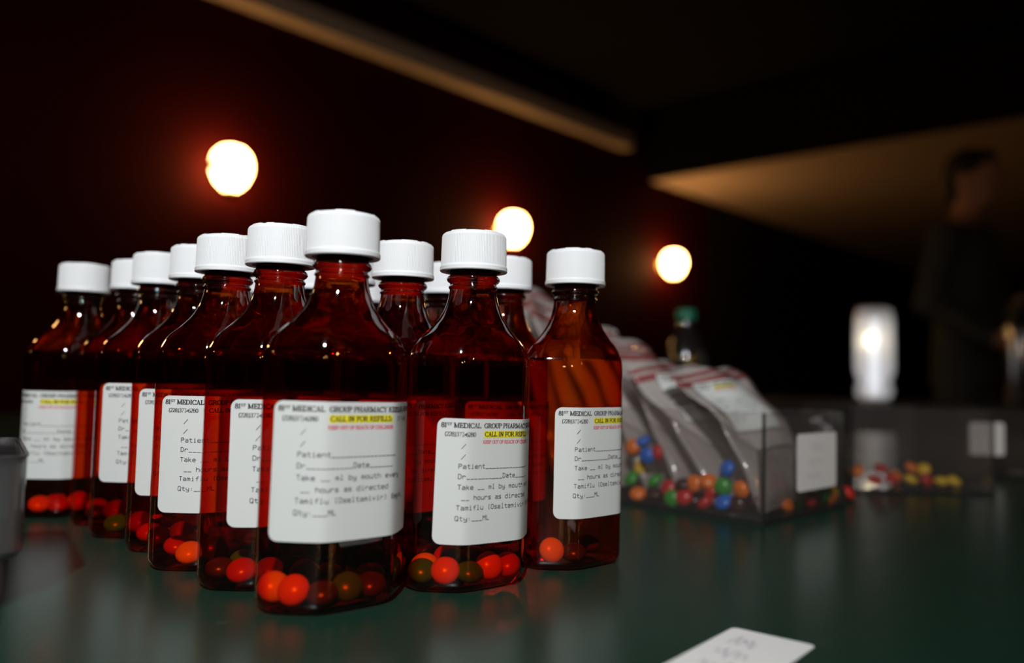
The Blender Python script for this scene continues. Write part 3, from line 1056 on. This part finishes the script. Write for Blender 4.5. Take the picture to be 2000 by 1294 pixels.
def make_bag(origin, xd, lean_dir, lean, W_, L_, label, bulge=0.022, droop=0.0, twist=0.0, with_label=False, seed=0, bend=0.0):
    """zip bag: origin bottom centre, xd across, leaning by lean (rad from vertical) towards lean_dir"""
    rnd = random.Random(seed)
    up = Vector((0, 0, 1))
    y = lean_dir * math.sin(lean) + up * math.cos(lean)
    z = xd.cross(y).normalized()
    rot = Matrix((xd, y, z)).transposed()
    rot = rot @ Matrix.Rotation(twist, 3, 'Z')
    r = empty('candy_bag', origin)
    r.matrix_world = Matrix.Translation(origin) @ rot.to_4x4()
    ph = [rnd.uniform(0, 6) for _ in range(6)]

    def mid(u, v):
        yy = v * L_
        return (0.004 * math.sin(9 * u + ph[0] + 3 * v) * v + 0.003 * math.sin(17 * v + ph[1] + 2 * u) * v + bend * max(0, v - .35) ** 2
                - droop * v * v * (u + .5))

    def thk(u, v):
        e = max(0.0, 1 - (2 * abs(u)) ** 4)
        b = math.exp(-((v - .16) / .2) ** 2) * min(1, v / .07)
        return (bulge * b + 0.0016 * (1 if 0.01 < v < .99 else .2)) * e * 0.5 + 0.00015

    nu, nv = 20, 30
    bm = bmesh.new()
    side = []
    for sg in (1, -1):
        g = []
        for j in range(nv + 1):
            row = []
            for i in range(nu + 1):
                u, v = i / nu - .5, j / nv
                wr = 0.0009 * math.sin(31 * u + 13 * v + ph[2]) * math.sin(19 * v - 11 * u + ph[3]) * (1 if 0 < i < nu and 0 < j < nv else 0)
                row.append(bm.verts.new((u * W_, v * L_, mid(u, v) + sg * thk(u, v) + wr)))
            g.append(row)
        side.append(g)
        for j in range(nv):
            for i in range(nu):
                q = (g[j][i], g[j][i + 1], g[j + 1][i + 1], g[j + 1][i])
                bm.faces.new(q if sg > 0 else q[::-1])
    bmesh.ops.remove_doubles(bm, verts=bm.verts, dist=0.0004)
    obj('film', bm, M['film'], r, True)
    # zipper stripes
    for v0, v1 in ((.865, .905), (.93, .955)):
        bm = bmesh.new()
        rows = []
        for i in range(nu + 1):
            u = i / nu - .5
            rows.append([bm.verts.new((u * W_, v * L_, mid(u, v) + thk(u, v) + 0.0012)) for v in (v0, v1)] + [bm.verts.new((u * W_, v * L_, mid(u, v) - thk(u, v) - 0.0012)) for v in (v1, v0)])
        for a, b in zip(rows[:-1], rows[1:]):
            for k in range(4):
                bm.faces.new((a[k], b[k], b[(k + 1) % 4], a[(k + 1) % 4]))
        bm.faces.new(rows[0])
        bm.faces.new(rows[-1][::-1])
        obj('zip_stripe', bm, M['zip_red'], r, True)
    if with_label:
        lw, lh = 0.062, 0.047
        cx, cy = with_label
        ang = math.radians(-4)

        def mp(x, yv, off=0.0016):
            xx, yy = (x - lw / 2), (lh / 2 - yv)
            X = cx + xx * math.cos(ang) - yy * math.sin(ang)
            Y = cy + xx * math.sin(ang) + yy * math.cos(ang)
            return (X, Y, mid(X / W_, Y / L_) + thk(X / W_, Y / L_) + off)
        bm = bmesh.new()
        g = [[bm.verts.new(mp(lw * i / 12, lh * j / 8)) for i in range(13)] for j in range(9)]
        for j in range(8):
            for i in range(12):
                bm.faces.new((g[j][i], g[j + 1][i], g[j + 1][i + 1], g[j][i + 1]))
        lb = obj('label', bm, M['paper'], r, True)
        sc_ = lw * 1000 / LW
        for nm, pr, mt, of in (('yellow_highlight', P_YEL, 'ink_yellow', .0018), ('black_print', P_BLACK, 'ink', .0020), ('typed_print', P_GREY, 'ink_grey', .0020), ('red_print', P_RED, 'ink_red', .0019)):
            obj(nm, pr.mesh(nm, lambda x, yv: mp(x * sc_ * MM, yv * sc_ * MM, of), M[mt]), None, lb)
    tag(r, label, 'bag', 'zip bags of candy')
    return r


def in_bin(a, b, z=0.0):
    return P0 + RD * a + LD * b + Vector((0, 0, z))


BAGS = [   # offset in the bin, lean, width, length, label text, label place, twist, bend
    (0.012, 24, 0.104, 0.122, 'clear zip bag nearest the bin corner, white label with yellow mark on it', (-0.004, 0.082), 5, -.070),
    (0.044, 30, 0.110, 0.132, 'second clear zip bag from the bin corner, slumped behind the labelled one', (-0.006, 0.092), 2, -.050),
    (0.074, 30, 0.112, 0.146, 'third clear zip bag in the large bin, red zip stripe drooping right', None, -4, -.035),
    (0.104, 30, 0.112, 0.160, 'fourth clear zip bag in the large bin, red stripe above the right bottle shoulder', None, -4, -.03),
    (0.134, 28, 0.112, 0.174, 'fifth clear zip bag in the large bin, partly behind the right bottle', None, -4, -.03),
    (0.166, 27, 0.112, 0.188, 'sixth clear zip bag in the large bin, mostly behind the right bottle', None, -4, -.02),
    (0.200, 25, 0.112, 0.204, 'rearmost clear zip bag in large bin, showing beside the right bottle neck', None, -4, -.02),
]
for i, (off, lean, W_, L_, lab, wl, tw, bd) in enumerate(BAGS):
    make_bag(in_bin(BW / 2, off, 0.0045 + W_ / 2 * abs(math.sin(math.radians(tw)))), RD, LD, math.radians(lean), W_, L_, lab, bulge=0.016, droop=0.012 if i > 1 else 0.0,
             twist=math.radians(tw), with_label=wl, seed=i, bend=bd)

# candies in the large bin: seen through the long side panel (px, py, colour, mm behind the panel)
BINC = [(1236, 872, 'orange', 12), (1256, 862, 'blue', 16), (1264, 890, 'blue', 9), (1284, 884, 'red', 12), (1233, 934, 'green', 9), (1279, 938, 'green', 9), (1246, 967, 'orange', 10),
        (1306, 953, 'red', 13), (1312, 973, 'green', 9), (1336, 970, 'red', 10), (1335, 945, 'brown', 12), (1356, 944, 'orange', 13), (1384, 940, 'orange', 13), (1378, 982, 'red', 10),
        (1390, 958, 'red', 15), (1412, 950, 'green', 12), (1413, 980, 'blue', 10), (1447, 956, 'orange', 9), (1420, 915, 'blue', 20), (1355, 985, 'brown', 22), (1440, 985, 'brown', 12),
        (1470, 975, 'brown', 20), (1280, 975, 'brown', 14), (1250, 912, 'yellow', 18)]
cand_used = []


def free_spot(p):
    return all((p - q).length > 0.0095 for q in cand_used)


for px, py, c, back in BINC:
    d = ray(px, py)
    pl = P0 + RD * (back * MM)
    t = (pl - CAMP).dot(RD) / d.dot(RD)
    q = CAMP + d * t
    q.z = max(q.z, TZ + 0.0085)
    cand_used.append(q)
    ax = (-RD * random.uniform(.3, 1) + Vector((random.uniform(-.5, .5), random.uniform(-.5, .5), random.uniform(-.2, 1)))).normalized()
    candy(c, q, ax, 'in the large bin, ' + ('beside the right bottle' if px < 1300 else 'midway along its long side' if px < 1400 else 'by its near corner'), 'candies in the large bin')
BINE = [(1480 + 55, 992, 'orange', 12), (1555, 948, 'green', 14), (1560, 975, 'green', 16), (1578, 978, 'red', 12), (1592, 970, 'red', 18), (1611, 964, 'green', 10), (1626, 959, 'yellow', 12), (1618, 990, 'orange', 12),
        (1655, 978, 'red', 10), (1512, 985, 'brown', 18), (1517, 945, 'red', 25), (1640, 990, 'brown', 12), (1580, 995, 'brown', 12)]
for px, py, c, back in BINE:
    d = ray(px, py)
    pl = P0 + LD * (back * MM)
    t = (pl - CAMP).dot(LD) / d.dot(LD)
    q = CAMP + d * t
    q.z = max(q.z, TZ + 0.0085)
    ax = (-LD * random.uniform(.3, 1) + Vector((random.uniform(-.5, .5), random.uniform(-.5, .5), random.uniform(-.2, 1)))).normalized()
    candy(c, q, ax, 'in the large bin, ' + ('left of the sticker' if px < 1565 else 'under the sticker' if px < 1635 else 'right of the sticker'), 'candies in the large bin')

# second and third bins, further back on the right
b2 = gp(1662, 962)
bin2 = acrylic_bin(b2 + Vector((0, 0, 0)), math.radians(-1), 0.130, 0.150, 0.078, 'middle clear bin right of the stickered bin, yellow and red candies inside')
for i, (dx, dy, dz, c) in enumerate(((.035, .03, .009, 'red'), (.050, .028, .010, 'red'), (.068, .028, .010, 'yellow'), (.070, .030, .021, 'orange'), (.084, .030, .010, 'red'), (.098, .030, .009, 'yellow'), (.112, .034, .009, 'yellow'),
                                     (.088, .044, .018, 'yellow'), (.020, .034, .016, 'orange'), (.048, .046, .018, 'red'), (.060, .044, .010, 'orange'))):
    candy(c, b2 + Vector((dx, dy, dz)), (random.uniform(-.6, .6), random.uniform(-1, 0), random.uniform(.3, 1)), 'lying in the middle clear bin', 'candies in the middle bin')
b3 = gp(1868, 930)
bin3 = acrylic_bin(b3, math.radians(-2), 0.105, 0.15, 0.075, 'farthest clear bin at right, with dim white sticker on front')
st3 = obj('sticker', sticker_mesh(0.038, 0.036), M['note'], bin3)
st3.location = (0.033, -0.0003, 0.042)
st3.rotation_euler = (math.radians(90), 0, 0)

# cloudy bin cut by the left picture edge: narrow foot, wider upper part
lc = gp(10, 1190)
lb_ = empty('cloudy_bin', lc, math.radians(33))
tag(lb_, 'cloudy clear plastic bin with stepped foot, cut by left picture edge', 'bin')


def tray(name, x0, x1, y0, y1, z0, z1, th, parent, rad=0.006, open_top=True):
    bm = bmesh.new()

    def rr(x0, x1, y0, y1, r, z):
        out = []
        for cx, cy, a0 in ((x1 - r, y1 - r, 0), (x0 + r, y1 - r, 90), (x0 + r, y0 + r, 180), (x1 - r, y0 + r, 270)):
            for i in range(5):
                a = math.radians(a0 + 22.5 * i)
                out.append(bm.verts.new((cx + r * math.cos(a), cy + r * math.sin(a), z)))
        return out
    R = [rr(x0 + .002, x1 - .002, y0 + .002, y1 - .002, rad, z0), rr(x0, x1, y0, y1, rad, z0 + .003), rr(x0, x1, y0, y1, rad, z1), rr(x0 + th, x1 - th, y0 + th, y1 - th, rad, z1), rr(x0 + th, x1 - th, y0 + th, y1 - th, rad, z0 + th)]
    n = len(R[0])
    for a, b in zip(R[:-1], R[1:]):
        for i in range(n):
            bm.faces.new((a[i], a[(i + 1) % n], b[(i + 1) % n], b[i]))
    bm.faces.new(R[0][::-1])
    bm.faces.new(R[-1])
    return obj(name, bm, M['frosted'], parent, False)


tray('foot', -0.11, 0.0, 0.0, 0.09, 0.0, 0.0195, 0.002, lb_)
tray('upper_bin', -0.117, 0.005, -0.004, 0.094, 0.0205, 0.0615, 0.002, lb_)
tray('rim', -0.1175, 0.0055, -0.005, 0.0945, 0.0585, 0.0622, 0.0015, lb_)

# loose sticker lying on the table in front
c0, c1, c2 = gp(1432, 1226), gp(1594, 1262), gp(1262, 1300)
ex = (c1 - c0).normalized()
ey = Vector((ex.y, -ex.x, 0))
wS = (c1 - c0).length
hS = 0.062
fs_ = obj('loose_sticker', sticker_mesh(wS, hS, 0.0025), M['note'])
ctr = c0 + ex * wS / 2 + ey * hS / 2
fs_.location = (ctr.x, ctr.y, TZ + 0.0002)
fs_.rotation_euler = (0, 0, math.atan2(ex.y, ex.x))
tag(fs_, 'blank white sticker with faint violet marks lying flat on green table, bottom edge', 'sticker')
scrawl(fs_, wS, hS, M['scrawl_violet'], 8, 3)

# ------------------------------------------------------------------ things behind on the table: bottle with green cap
M['pet'] = clear_wall('clear_bottle_plastic', (0.80, 0.80, 0.79), rough=0.06, f0=0.08, haze=0.02, bump=0.3, bscale=80)
M['green_cap'] = pbr('green_cap_plastic', (0.01, 0.22, 0.12), rough=0.4)
wb = empty('drink_bottle', (0.285, 1.34, TZ))
lathe_obj('bottle_body', [(0, .002), (.022, 0), (.030, .004), (.032, .012), (.032, .05), (.030, .056), (.030, .066), (.032, .072), (.032, .13), (.029, .15), (.022, .17), (.014, .184), (.0125, .19), (.0125, .208)], M['pet'], wb, 40)
lathe_obj('cap', [(0.0155, .196), (.016, .197), (.016, .212), (.0145, .214), (0, .214)], M['green_cap'], wb, 32)
lathe_obj('water', [(0, .004), (.028, .004), (.0305, .012), (.0305, .05), (.0285, .056), (.0285, .066), (.0305, .072), (.0305, .098), (0, .098)], M['pet'], wb, 32)
tag(wb, 'clear plastic drink bottle with green cap, blurred behind the candy bags', 'bottle')

# ------------------------------------------------------------------ sideboard, glowing lamp, flask
SBZ = 0.79
sb = empty('sideboard', (1.45, 2.85, 0))
bbox_obj('top_board', (-0.95, 0.95, -0.27, 0.27, SBZ - 0.03, SBZ), M['dark_wood'], sb, 0.003)
bbox_obj('body', (-0.92, 0.92, -0.24, 0.25, 0.08, SBZ - 0.03), M['dark_wood'], sb)
for k in range(4):
    d_ = bbox_obj('door', (-0.91 + .46 * k, -0.46 + .46 * k, -0.258, -0.24, 0.10, SBZ - 0.05), M['dark_wood'], sb, 0.003)
    bm = bmesh.new()
    xk = -0.50 + .46 * k
    tube(bm, [(xk, -.275, .42), (xk, -.275, .52)], .005, 8)
    obj('handle', bm, M['brass'], d_)
for sx in (-.85, .85):
    for sy in (-.2, .2):
        bbox_obj('leg', (sx - .03, sx + .03, sy - .03, sy + .03, 0, .08), M['dark_wood'], sb)
tag(sb, 'low dark sideboard in the shadow behind the bins', 'sideboard')

M['lamp_glass'] = clear_wall('frosted_lamp_glass', (0.97, 0.97, 0.97), rough=0.25, f0=0.05, haze=0.75, haze_col=(0.9, 0.9, 0.9))
M['lamp_tube'] = emissive('lamp_inner_tube', (0.90, 0.93, 1.0), 2.6)
M['lamp_bulb'] = emissive('lamp_bulb', (1, 0.85, 0.55), 17.0)
lx_ = 0.443 * 2.72
lamp = empty('table_lamp', (lx_, 2.72, SBZ))
lathe_obj('foot', [(0, 0), (.050, 0), (.054, .006), (.046, .012), (0, .012)], M['brass'], lamp, 32)
lathe_obj('glass_cylinder', [(.044, .012), (.057, .03), (.055, .052), (.046, .066), (.052, .082), (.060, .10), (.060, .27), (.056, .295), (.050, .312), (.048, .312), (.054, .293), (.057, .27)], M['lamp_glass'], lamp, 40)
lathe_obj('tube', [(0, .02), (.016, .022), (.018, .03), (.018, .285), (.012, .295), (0, .297)], M['lamp_tube'], lamp, 20)
bm = bmesh.new()
ellip(bm, Vector((-.022, -.022, .205)), (.012, .012, .02))
obj('bulb', bm, M['lamp_bulb'], lamp, True)
lathe_obj('top_ring', [(.046, .310), (.052, .310), (.052, .316), (.046, .316), (.046, .310)], M['brass'], lamp, 32)
tag(lamp, 'glowing white glass cylinder lamp with waisted foot, blurred in the right background', 'lamp')

M['leaf'] = pbr('plant_leaf', (0.02, 0.12, 0.05), rough=0.4)
M['pot'] = pbr('dark_pot', (0.02, 0.02, 0.02), rough=0.5)
pp = empty('potted_plant', (lx_ + 0.11, 2.93, SBZ))
lathe_obj('pot', [(0, 0), (.03, 0), (.04, .07), (.036, .07), (.032, .06), (0, .06)], M['pot'], pp, 24)
bm = bmesh.new()
tube(bm, [(0, 0, .06), (.003, 0, .18), (-.006, 0, .28)], .003, 6)
obj('stem', bm, M['leaf'], pp)
for k in range(9):
    a = k * 2.4
    z = .17 + .018 * k
    bm = bmesh.new()
    d = Vector((math.cos(a), math.sin(a), .45))
    s = Vector((-math.sin(a), math.cos(a), 0)) * .017
    b0 = Vector((0, 0, z))
    v = [bm.verts.new(b0), bm.verts.new(b0 + d * .028 + s + Vector((0, 0, .004))), bm.verts.new(b0 + d * .065), bm.verts.new(b0 + d * .028 - s + Vector((0, 0, .004))), bm.verts.new(b0 + d * .03)]
    for f in ((0, 1, 4), (1, 2, 4), (2, 3, 4), (3, 0, 4)):
        bm.faces.new([v[i] for i in f])
    obj('leaf', bm, M['leaf'], pp)
tag(pp, 'small green leafy plant in dark pot behind the glowing lamp', 'plant')

M['steel'] = pbr('polished_steel', (0.40, 0.41, 0.43), rough=0.22, metal=1.0)
fk = empty('steel_flask', (0.622 * 2.75, 2.75, SBZ))
lathe_obj('body', [(0, 0), (.045, 0), (.048, .006), (.048, .25), (.04, .28), (.028, .30), (.028, .31), (0, .31)], M['steel'], fk, 36)
lathe_obj('lid', [(.03, .30), (.034, .303), (.034, .345), (.028, .355), (0, .358)], M['dark_wood'], fk, 30)
lathe_obj('button', [(.012, .357), (.012, .366), (.008, .37), (0, .371)], M['steel'], fk, 20)
tag(fk, 'tall steel flask at right picture edge beside the standing person', 'flask')

# dim urn on a console, far left
cs = empty('console_stand', (-2.22, 3.55, 0))
bbox_obj('top_board', (-.28, .28, -.2, .2, .93, .96), M['dark_wood'], cs, .003)
for sx in (-.24, .24):
    for sy in (-.16, .16):
        bbox_obj('leg', (sx - .02, sx + .02, sy - .02, sy + .02, 0, .93), M['dark_wood'], cs)
tag(cs, 'dark console stand against the red wall at far left', 'console')
M['urn'] = pbr('tan_ceramic', (0.40, 0.30, 0.22), rough=0.55, noise=0.1, nscale=10)
ur = empty('ceramic_urn', (-2.17, 3.5, .96))
lathe_obj('body', [(0, 0), (.05, 0), (.055, .012), (.045, .03), (.075, .09), (.085, .15), (.07, .2), (.045, .225), (.05, .24), (.045, .24), (.04, .225), (0, .21)], M['urn'], ur, 36)
lathe_obj('lid', [(.046, .24), (.04, .25), (.012, .262), (.014, .275), (0, .28)], M['urn'], ur, 28)
tag(ur, 'dim tan urn barely visible in the dark at far left', 'urn')

# ------------------------------------------------------------------ standing person in dark uniform
M['skin'] = pbr('skin', (0.42, 0.22, 0.16), rough=0.55, noise=0.05, nscale=30)
M['hair'] = pbr('dark_hair', (0.008, 0.006, 0.006), rough=0.6)
M['camo'] = pbr('dark_uniform_cloth', (0.055, 0.058, 0.050), rough=0.9, spec=0.1, noise=0.45, nscale=22)
M['boot'] = pbr('boot_leather', (0.03, 0.022, 0.016), rough=0.6)
M['eye'] = pbr('eye_white', (0.6, 0.58, 0.55), rough=0.3)


def capsule(bm, a, b, ra, rb, n=16, k=5, flat=None):
    a, b = Vector(a), Vector(b)
    d = (b - a)
    ln = d.length
    d = d.normalized()
    x = d.orthogonal().normalized()
    if flat is not None:
        f = Vector(flat[0])
        x = (f - d * f.dot(d)).normalized()
    y = d.cross(x)
    fy = flat[1] if flat is not None else 1.0
    rings = []
    for i in range(k + 1):
        t = math.pi / 2 * (1 - i / k)
        rings.append((a - d * ra * math.sin(t), ra * math.cos(t)))
    for i in range(k + 1):
        t = math.pi / 2 * i / k
        rings.append((b + d * rb * math.sin(t), rb * math.cos(t)))
    vr = []
    for c, r in rings:
        r = max(r, 1e-4)
        vr.append([bm.verts.new(c + (x * math.cos(2 * math.pi * j / n) + y * math.sin(2 * math.pi * j / n) * fy) * r) for j in range(n)])
    for p, q in zip(vr[:-1], vr[1:]):
        for j in range(n):
            bm.faces.new((p[j], p[(j + 1) % n], q[(j + 1) % n], q[j]))
    bm.faces.new(vr[0][::-1])
    bm.faces.new(vr[-1])


def remeshed(name, bm, voxel, smooth_it, mats, pick=None):
    bmesh.ops.recalc_face_normals(bm, faces=bm.faces)
    me = bpy.data.meshes.new('tmp')
    bm.to_mesh(me)
    bm.free()
    o = bpy.data.objects.new('tmp', me)
    COL.objects.link(o)
    md = o.modifiers.new('r', 'REMESH')
    md.mode = 'VOXEL'
    md.voxel_size = voxel
    ms = o.modifiers.new('s', 'SMOOTH')
    ms.iterations = smooth_it
    ms.factor = 0.5
    dg = bpy.context.evaluated_depsgraph_get()
    nm = bpy.data.meshes.new_from_object(o.evaluated_get(dg))
    bpy.data.objects.remove(o)
    nm.name = name
    nm.materials.clear()
    for mt in mats:
        nm.materials.append(mt)
    nm.polygons.foreach_set('use_smooth', [True] * len(nm.polygons))
    if pick:
        for p_ in nm.polygons:
            p_.material_index = pick(p_.center)
    else:
        for p_ in nm.polygons:
            p_.material_index = 0
    return nm


# local frame: facing +x, left side +y, standing on z = 0, about 1.80 m
bm = bmesh.new()
Y1 = ((0, 1, 0), 0.62)
capsule(bm, (0, 0, 1.02), (0, 0, 1.12), .165, .150, flat=Y1)
capsule(bm, (0, 0, 1.12), (.01, 0, 1.36), .150, .185, flat=Y1)
capsule(bm, (.0, 0, 1.36), (-.005, 0, 1.44), .180, .13, flat=((0, 1, 0), 0.6))
capsule(bm, (-.005, -.15, 1.45), (-.005, .15, 1.45), .062, .062)
capsule(bm, (-.01, 0, 1.45), (.015, 0, 1.60), .060, .055)                      # neck
ellip(bm, (.030, 0, 1.70), (.098, .076, .118))                                  # head
ellip(bm, (.055, 0, 1.635), (.065, .055, .058))                                 # jaw
ellip(bm, (.128, 0, 1.690), (.018, .014, .026))                                 # nose
ellip(bm, (.112, 0, 1.652), (.016, .024, .010))                                 # lips
ellip(bm, (.108, 0, 1.612), (.018, .022, .018))                                 # chin
ellip(bm, (.115, 0, 1.735), (.014, .05, .012))                                  # brow
for s in (-1, 1):
    ellip(bm, (.018, s * .079, 1.69), (.018, .010, .030))                       # ears
    capsule(bm, (0, s * .095, 1.0), (.0, s * .105, .55), .098, .068)            # thigh
    capsule(bm, (0, s * .105, .55), (-.03, s * .11, .12), .066, .048)           # calf
    capsule(bm, (-.035, s * .11, .05), (.13, s * .125, .035), .050, .040)       # foot
# arms: right one bent with the hand at the belt, left one bent towards a table
ARMS = {-1: ((-.005, -.20, 1.44), (-.05, -.27, 1.17), (.16, -.20, 1.03), (.235, -.175, 1.015)),
        1: ((-.005, .20, 1.44), (.02, .27, 1.16), (.24, .21, 1.06), (.315, .19, 1.05))}
for s, (sh, el, wr, hd) in ARMS.items():
    capsule(bm, sh, el, .066, .052)
    capsule(bm, el, wr, .050, .035)
    capsule(bm, wr, hd, .030, .034, flat=((0, 0, 1), .6))
    dv = (Vector(hd) - Vector(wr)).normalized()
    for k, ln in enumerate((.070, .080, .075, .058)):
        o0 = Vector(hd) + Vector((0, 0, .027 - .018 * k))
        m1 = o0 + dv * ln * .55
        capsule(bm, o0, m1, .0105, .0100, n=8, k=3)
        capsule(bm, m1, m1 + (dv + Vector((0, -s * .7, -.3))).normalized() * ln * .5, .0100, .0085, n=8, k=3)
    th0 = Vector(wr) + dv * .03 + Vector((0, 0, .03))
    capsule(bm, th0, th0 + (dv + Vector((0, -s * .4, .6))).normalized() * .055, .0125, .010, n=8, k=3)


def pick_body(c):
    if c.z > 1.50:
        return 0
    if c.z < .10:
        return 2
    for s, (sh, el, wr, hd) in ARMS.items():
        if (c - Vector(wr)).dot((Vector(hd) - Vector(wr)).normalized()) > .005 and (c - Vector(hd)).length < .17:
            return 0
    return 1


PERX, PERY = 0.556 * 3.35, 3.35
per = empty('person', (PERX, PERY, 0), math.radians(-48))
obj('body', remeshed('body', bm, 0.0085, 5, [M['skin'], M['camo'], M['boot']], pick_body), None, per)
bm = bmesh.new()
ellip(bm, (.012, 0, 1.735), (.098, .084, .098))
ellip(bm, (-.035, 0, 1.685), (.055, .074, .085))
ellip(bm, (.07, 0, 1.79), (.045, .06, .03))
obj('hair', remeshed('hair', bm, 0.009, 3, [M['hair']]), None, per)
for s in (-1, 1):
    bm = bmesh.new()
    ellip(bm, (.116, s * .032, 1.712), (.011, .013, .009))
    obj('eye', bm, M['eye'], per, True)
bm = bmesh.new()
lathe(bm, [(.070, 1.475), (.078, 1.48), (.074, 1.53), (.066, 1.535), (.064, 1.50)], 28)
obj('collar', bm, M['camo'], per, True)
bm = bmesh.new()
for z0, z1 in ((.84, 1.16),):
    lathe(bm, [(.178, .86), (.186, .87), (.176, 1.0), (.168, 1.14), (.160, 1.15)], 32)
bm.transform(Matrix.Diagonal((.68, 1.0, 1, 1)))
obj('jacket_hem', bm, M['camo'], per, True)
tag(per, 'dark-haired person in dark uniform standing in the shadows at right, half turned to the right', 'person')

# ------------------------------------------------------------------ candies of one colour in one container: told apart by their order from left to right
_by = {}
for o in COL.objects:
    if o.get('category') == 'candy':
        _by.setdefault(o['label'], []).append(o)
_ORD = {2: ('left', 'right'), 3: ('left', 'middle', 'right'), 4: ('leftmost', 'second from left', 'second from right', 'rightmost')}
for lab_, lst in _by.items():
    if len(lst) in _ORD:
        lst.sort(key=lambda o: (o.location.x / o.location.y))
        for w_, o in zip(_ORD[len(lst)], lst):
            o['label'] = f'{w_} {lab_}'
